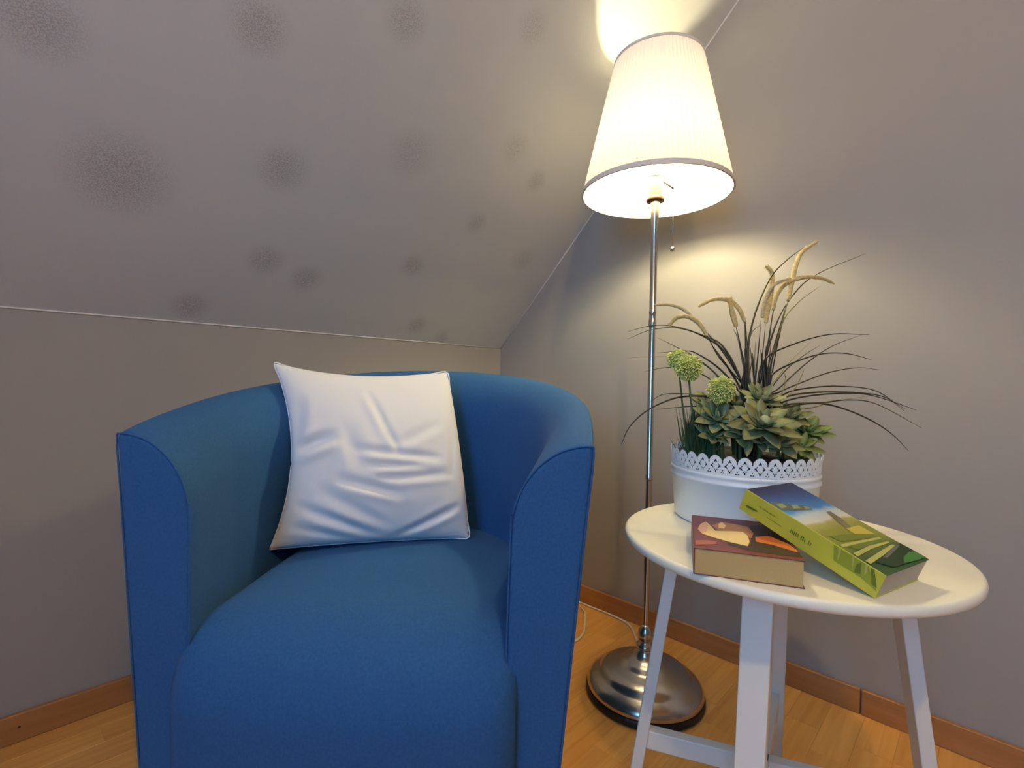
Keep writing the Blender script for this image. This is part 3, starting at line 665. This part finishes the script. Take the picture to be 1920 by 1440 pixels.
# clump of old leaf sheaths at the foot of the grass
for i in range(16):
    x = random.uniform(715, 870); blade([(x, 990), (x+random.uniform(-6, 6), 860), (x+random.uniform(-22, 26), random.uniform(640, 780))], .885+random.random()*.04, .89+random.random()*.04, random.uniform(.0016, .0026), random.choice((B1, B2, B2)))
def plume(pts, d0, d1, w_, M):
    P_ = zp(pts, d0, d1)
    C_ = catmull(P_, 60); V, Fc = [], []
    o = tube('plume', P_, lambda t: w_*(.55+.45*math.sin(math.pi*min(1, t*1.1+.08))) if t < .97 else w_*.3, M, pp, 10, 40)
    # bristles
    bv, bf = [], []
    for i in range(420):
        k = random.uniform(1, 57); c = C_[int(k)]; t = C_[int(k)+2]-C_[int(k)]; t /= np.linalg.norm(t)+1e-9
        u = np.array([random.gauss(0, 1) for _ in range(3)]); u -= t*np.dot(u, t); u /= np.linalg.norm(u); s = np.cross(t, u)
        r = w_*random.uniform(.5, .8); tip = c+u*(r+w_*random.uniform(.5, .9))+t*w_*random.uniform(1.0, 1.9); q = len(bv)
        bv += [c+u*r+s*.00035, c+u*r-s*.00035, tip]; bf.append((q, q+1, q+2))
    b = raw('bristles', bv, bf, M, o, False, False); b['kind'] = 'stuff'
P1, P2 = M_plume, M_plume2
plume([(535, 605), (490, 535), (430, 500), (370, 508), (328, 552)], .905, .93, .0044, P1)
plume([(470, 520), (410, 462), (340, 437), (250, 436)], .95, .985, .0036, P2)
plume([(740, 530), (705, 455), (650, 412), (570, 408), (488, 446)], .91, .93, .0042, P1)
plume([(692, 555), (672, 480), (655, 398)], .88, .885, .0050, P1)
plume([(852, 535), (868, 430), (884, 330), (885, 262), (853, 228)], .915, .93, .0050, P1)
plume([(893, 465), (910, 385), (960, 322), (1060, 287), (1150, 292), (1222, 322)], .925, .95, .0046, P1)
plume([(973, 415), (992, 320), (1015, 220), (1050, 150), (1135, 92)], .93, .965, .0046, P1)
plume([(832, 505), (850, 400), (895, 330), (985, 291)], .90, .92, .0042, P2)
for pts, d0, d1 in (([(770, 970), (720, 860), (600, 720), (535, 600)], .895, .905), ([(760, 960), (690, 800), (580, 640), (468, 520)], .92, .95), ([(765, 960), (755, 700), (740, 530)], .90, .91), ([(800, 960), (850, 720), (893, 462)], .915, .925), ([(820, 960), (890, 680), (973, 412)], .91, .93)):
    P_ = zp(pts, d0, d1); tube('plume_stem', [np.array([P_[0][0]*.5, P_[0][1]*.5, .10])]+P_, .0011, B2, pp, 6, 24)
# allium balls
def allium(x, y, d, R_, parx=None):
    c = at(x, y, d+.022)-ORG
    st = tube('flower_stem', [np.array([c[0]*.8, c[1]*.8, .10]), c*.97+np.array([0, 0, -R_*1.2]), c], .0016, M_stem, pp, 8, 14)
    V, Fc = [], []
    for i in range(760):
        z = 1-2*(i+.5)/760; a = i*2.39996; q = math.sqrt(1-z*z); u = np.array([q*math.cos(a), q*math.sin(a), z]); R2 = R_*random.uniform(.66, 1.14)
        s = np.cross(u, [.3, .5, .8]); s /= np.linalg.norm(s); w_ = np.cross(u, s); k = len(V); b = .0017
        V += [c+u*R_*.25, c+u*R2*.9+s*b, c+u*R2+w_*b*.6, c+u*R2*.9-s*b, c+u*R2*.97-w_*b]; Fc += [(k, k+1, k+2), (k, k+2, k+3), (k+1, k+4, k+3, k+2)]
    o = raw('flower_head', V, Fc, M_allium, pp, False, False)
allium(1291, 690, .865, .0235); allium(1352, 731, .835, .0230); allium(1271, 674, .885, .0185)
# fine dark tuft at the side of the pot
V, Fc = [], []
def hair(p, q, w_):
    k = len(V); p, q = np.array(p), np.array(q); mid = (p+q)/2+np.array([random.gauss(0, .003), random.gauss(0, .003), 0]); s = np.cross(q-p, [CF[0], CF[1], 0]); s /= np.linalg.norm(s)+1e-9
    V.extend([p+s*w_, p-s*w_, mid-s*w_*.8, mid+s*w_*.8, q]); Fc.extend([(k, k+1, k+2, k+3), (k+3, k+2, k+4)])
tcn = np.array([*(Rh*-.088+Fh*-.006), .10])
for i in range(520):
    p = tcn+np.array([*(Rh*random.gauss(0, .010)+Fh*random.gauss(-.012, .016)), 0]); rq = math.hypot(p[0], p[1]); p[:2] *= min(1, .108/rq); an = random.uniform(0, 6.28); ln = random.uniform(.045, .122); sp = random.uniform(0, .026)
    hair(p, p+np.array([sp*math.cos(an), sp*math.sin(an), ln]), random.uniform(.0007, .0013))
o = raw('grass_tuft', V, Fc, M_tuft, pp, False, False); o['kind'] = 'stuff'
# succulents
def leaf_mesh(name, Ln, Wd, M, cup=.22, curl=.25):
    V, Fc = [], []; n_ = 7
    for i in range(n_+1):
        t = i/n_; w_ = Wd*(math.sin(math.pi*min(1, t**.8*.96+.02))**.75) if 0 < i < n_ else Wd*(.18 if i == 0 else .02)
        z = curl*Ln*t*t
        V += [(t*Ln, -w_/2, z+cup*w_), (t*Ln, 0, z), (t*Ln, w_/2, z+cup*w_), (t*Ln, 0, z-.0022*math.sin(math.pi*t)-.0003)]
    for i in range(n_):
        for k in range(4): Fc.append((i*4+k, i*4+(k+1) % 4, i*4+4+(k+1) % 4, i*4+4+k))
    me = bpy.data.meshes.new(name); me.from_pydata(V, [], Fc); me.materials.append(M)
    bm = bmesh.new(); bm.from_mesh(me); bmesh.ops.recalc_face_normals(bm, faces=bm.faces); bm.to_mesh(me); bm.free()
    me.polygons.foreach_set('use_smooth', [True]*len(me.polygons)); return me
def rosette(x, y, d, R_, M, tilt=0.5, layers=((7, .98, .10), (6, .78, .55), (5, .5, 1.0)), bud=None, rot=0):
    c = at(x, y, d+.022)-ORG; r = empty('succulent', tuple(c), 0, pp)
    nv = np.array([-Fh[0]*tilt, -Fh[1]*tilt, 1.0]); q = Vector(nv).to_track_quat('Z', 'Y'); r.rotation_mode = 'QUATERNION'; r.rotation_quaternion = q
    me = leaf_mesh('leaf', R_, R_*.50, M)
    for li, (k, sc, el) in enumerate(layers):
        for i in range(k):
            o = bpy.data.objects.new('leaf', me); COL.objects.link(o); o.parent = r
            a = 2*math.pi*(i+.5*li)/k+rot+random.uniform(-.15, .15); s = sc*random.uniform(.9, 1.08)
            o.rotation_euler = (random.uniform(-.15, .15), -el+random.uniform(-.12, .12), a); o.scale = (s, s, s)
    if bud: sphere('bud', (0, 0, .015), bud, M_bud, r, 16, 10, .9)
    st = np.array([c[0]*.9, c[1]*.9, .100])-c
    qi = q.inverted(); v = qi @ Vector(st); tube('stalk', [(0, 0, -.001), tuple(v)], .0028, M_stem, r, 8, 6)
rosette(1428, 799, .800, .058, M_leafA, .9, ((8, 1.0, -.05), (7, .85, .30), (5, .55, .8)), bud=.0085)
rosette(1425, 752, .860, .045, M_leafC, .6, ((7, 1.0, .15), (6, .8, .6), (4, .5, 1.0)))
rosette(1346, 788, .845, .048, M_leafC, .8, ((8, 1.0, .0), (6, .8, .45), (4, .5, 1.0)), rot=.4)
rosette(1514, 812, .860, .042, M_leafB, .7, ((8, 1.0, -.05), (6, .8, .4), (4, .5, 1.0)), rot=.2)
rosette(1476, 786, .875, .042, M_leafA, .6, ((7, 1.0, .1), (5, .75, .6)), rot=.7)
rosette(1380, 764, .880, .042, M_leafA, .6, ((7, 1.0, .2), (5, .75, .7)), rot=.1)
rosette(1503, 838, .832, .036, M_leafB, .9, ((7, 1.0, -.05), (5, .7, .4)), rot=.5)
rosette(1388, 815, .815, .040, M_leafA, .9, ((7, 1.0, .0), (5, .7, .5)), rot=.9)
rosette(1462, 832, .812, .038, M_leafA, 1.0, ((7, 1.0, -.05), (5, .7, .45)), rot=.35)
rosette(1338, 818, .835, .034, M_leafA, .9, ((7, 1.0, .05), (5, .7, .5)), rot=.6)
rosette(1425, 828, .812, .030, M_leafC, 1.0, ((6, 1.0, .0), (4, .7, .5)), rot=.25)
rosette(1325, 760, .895, .036, M_leafC, .6, ((7, 1.0, .15), (5, .7, .6)), rot=.15)
# one leaf hanging over the lace
c = at(1412, 838, .800)-ORG; me = leaf_mesh('leaf', .030, .014, M_leafA, .15, -.25)
o = bpy.data.objects.new('drooping_leaf', me); COL.objects.link(o); o.parent = pp; o.location = tuple(c+np.array([*(Fh*.012), .008]))
dv = np.array([*(-Fh*.5-Rh*.35), -.45]); dv /= np.linalg.norm(dv)
o.rotation_mode = 'QUATERNION'; o.rotation_quaternion = Vector(dv).to_track_quat('X', 'Z')

# ------------------------------------------------------------------ ceiling lamp behind the camera (its light throws the table's shadow)
cl = empty('ceiling_lamp_offscreen', (-1.56, -1.92, ZC)); tag(cl, 'small round warm white ceiling lamp hanging below the flat ceiling', 'ceiling lamp')
lathe('canopy', [(.0, 0), (.05, 0), (.05, -.02), (.012, -.03), (.0, -.03)], M_white, cl, 40)
tube('cord', [(0, 0, -.02), (0, 0, -.10)], .004, M_cable, cl, 8, 4)
sphere('globe_offscreen', (0, 0, -.15), .036, emit('lit_globe', WARM2, CEIL_E), cl, 32, 16)
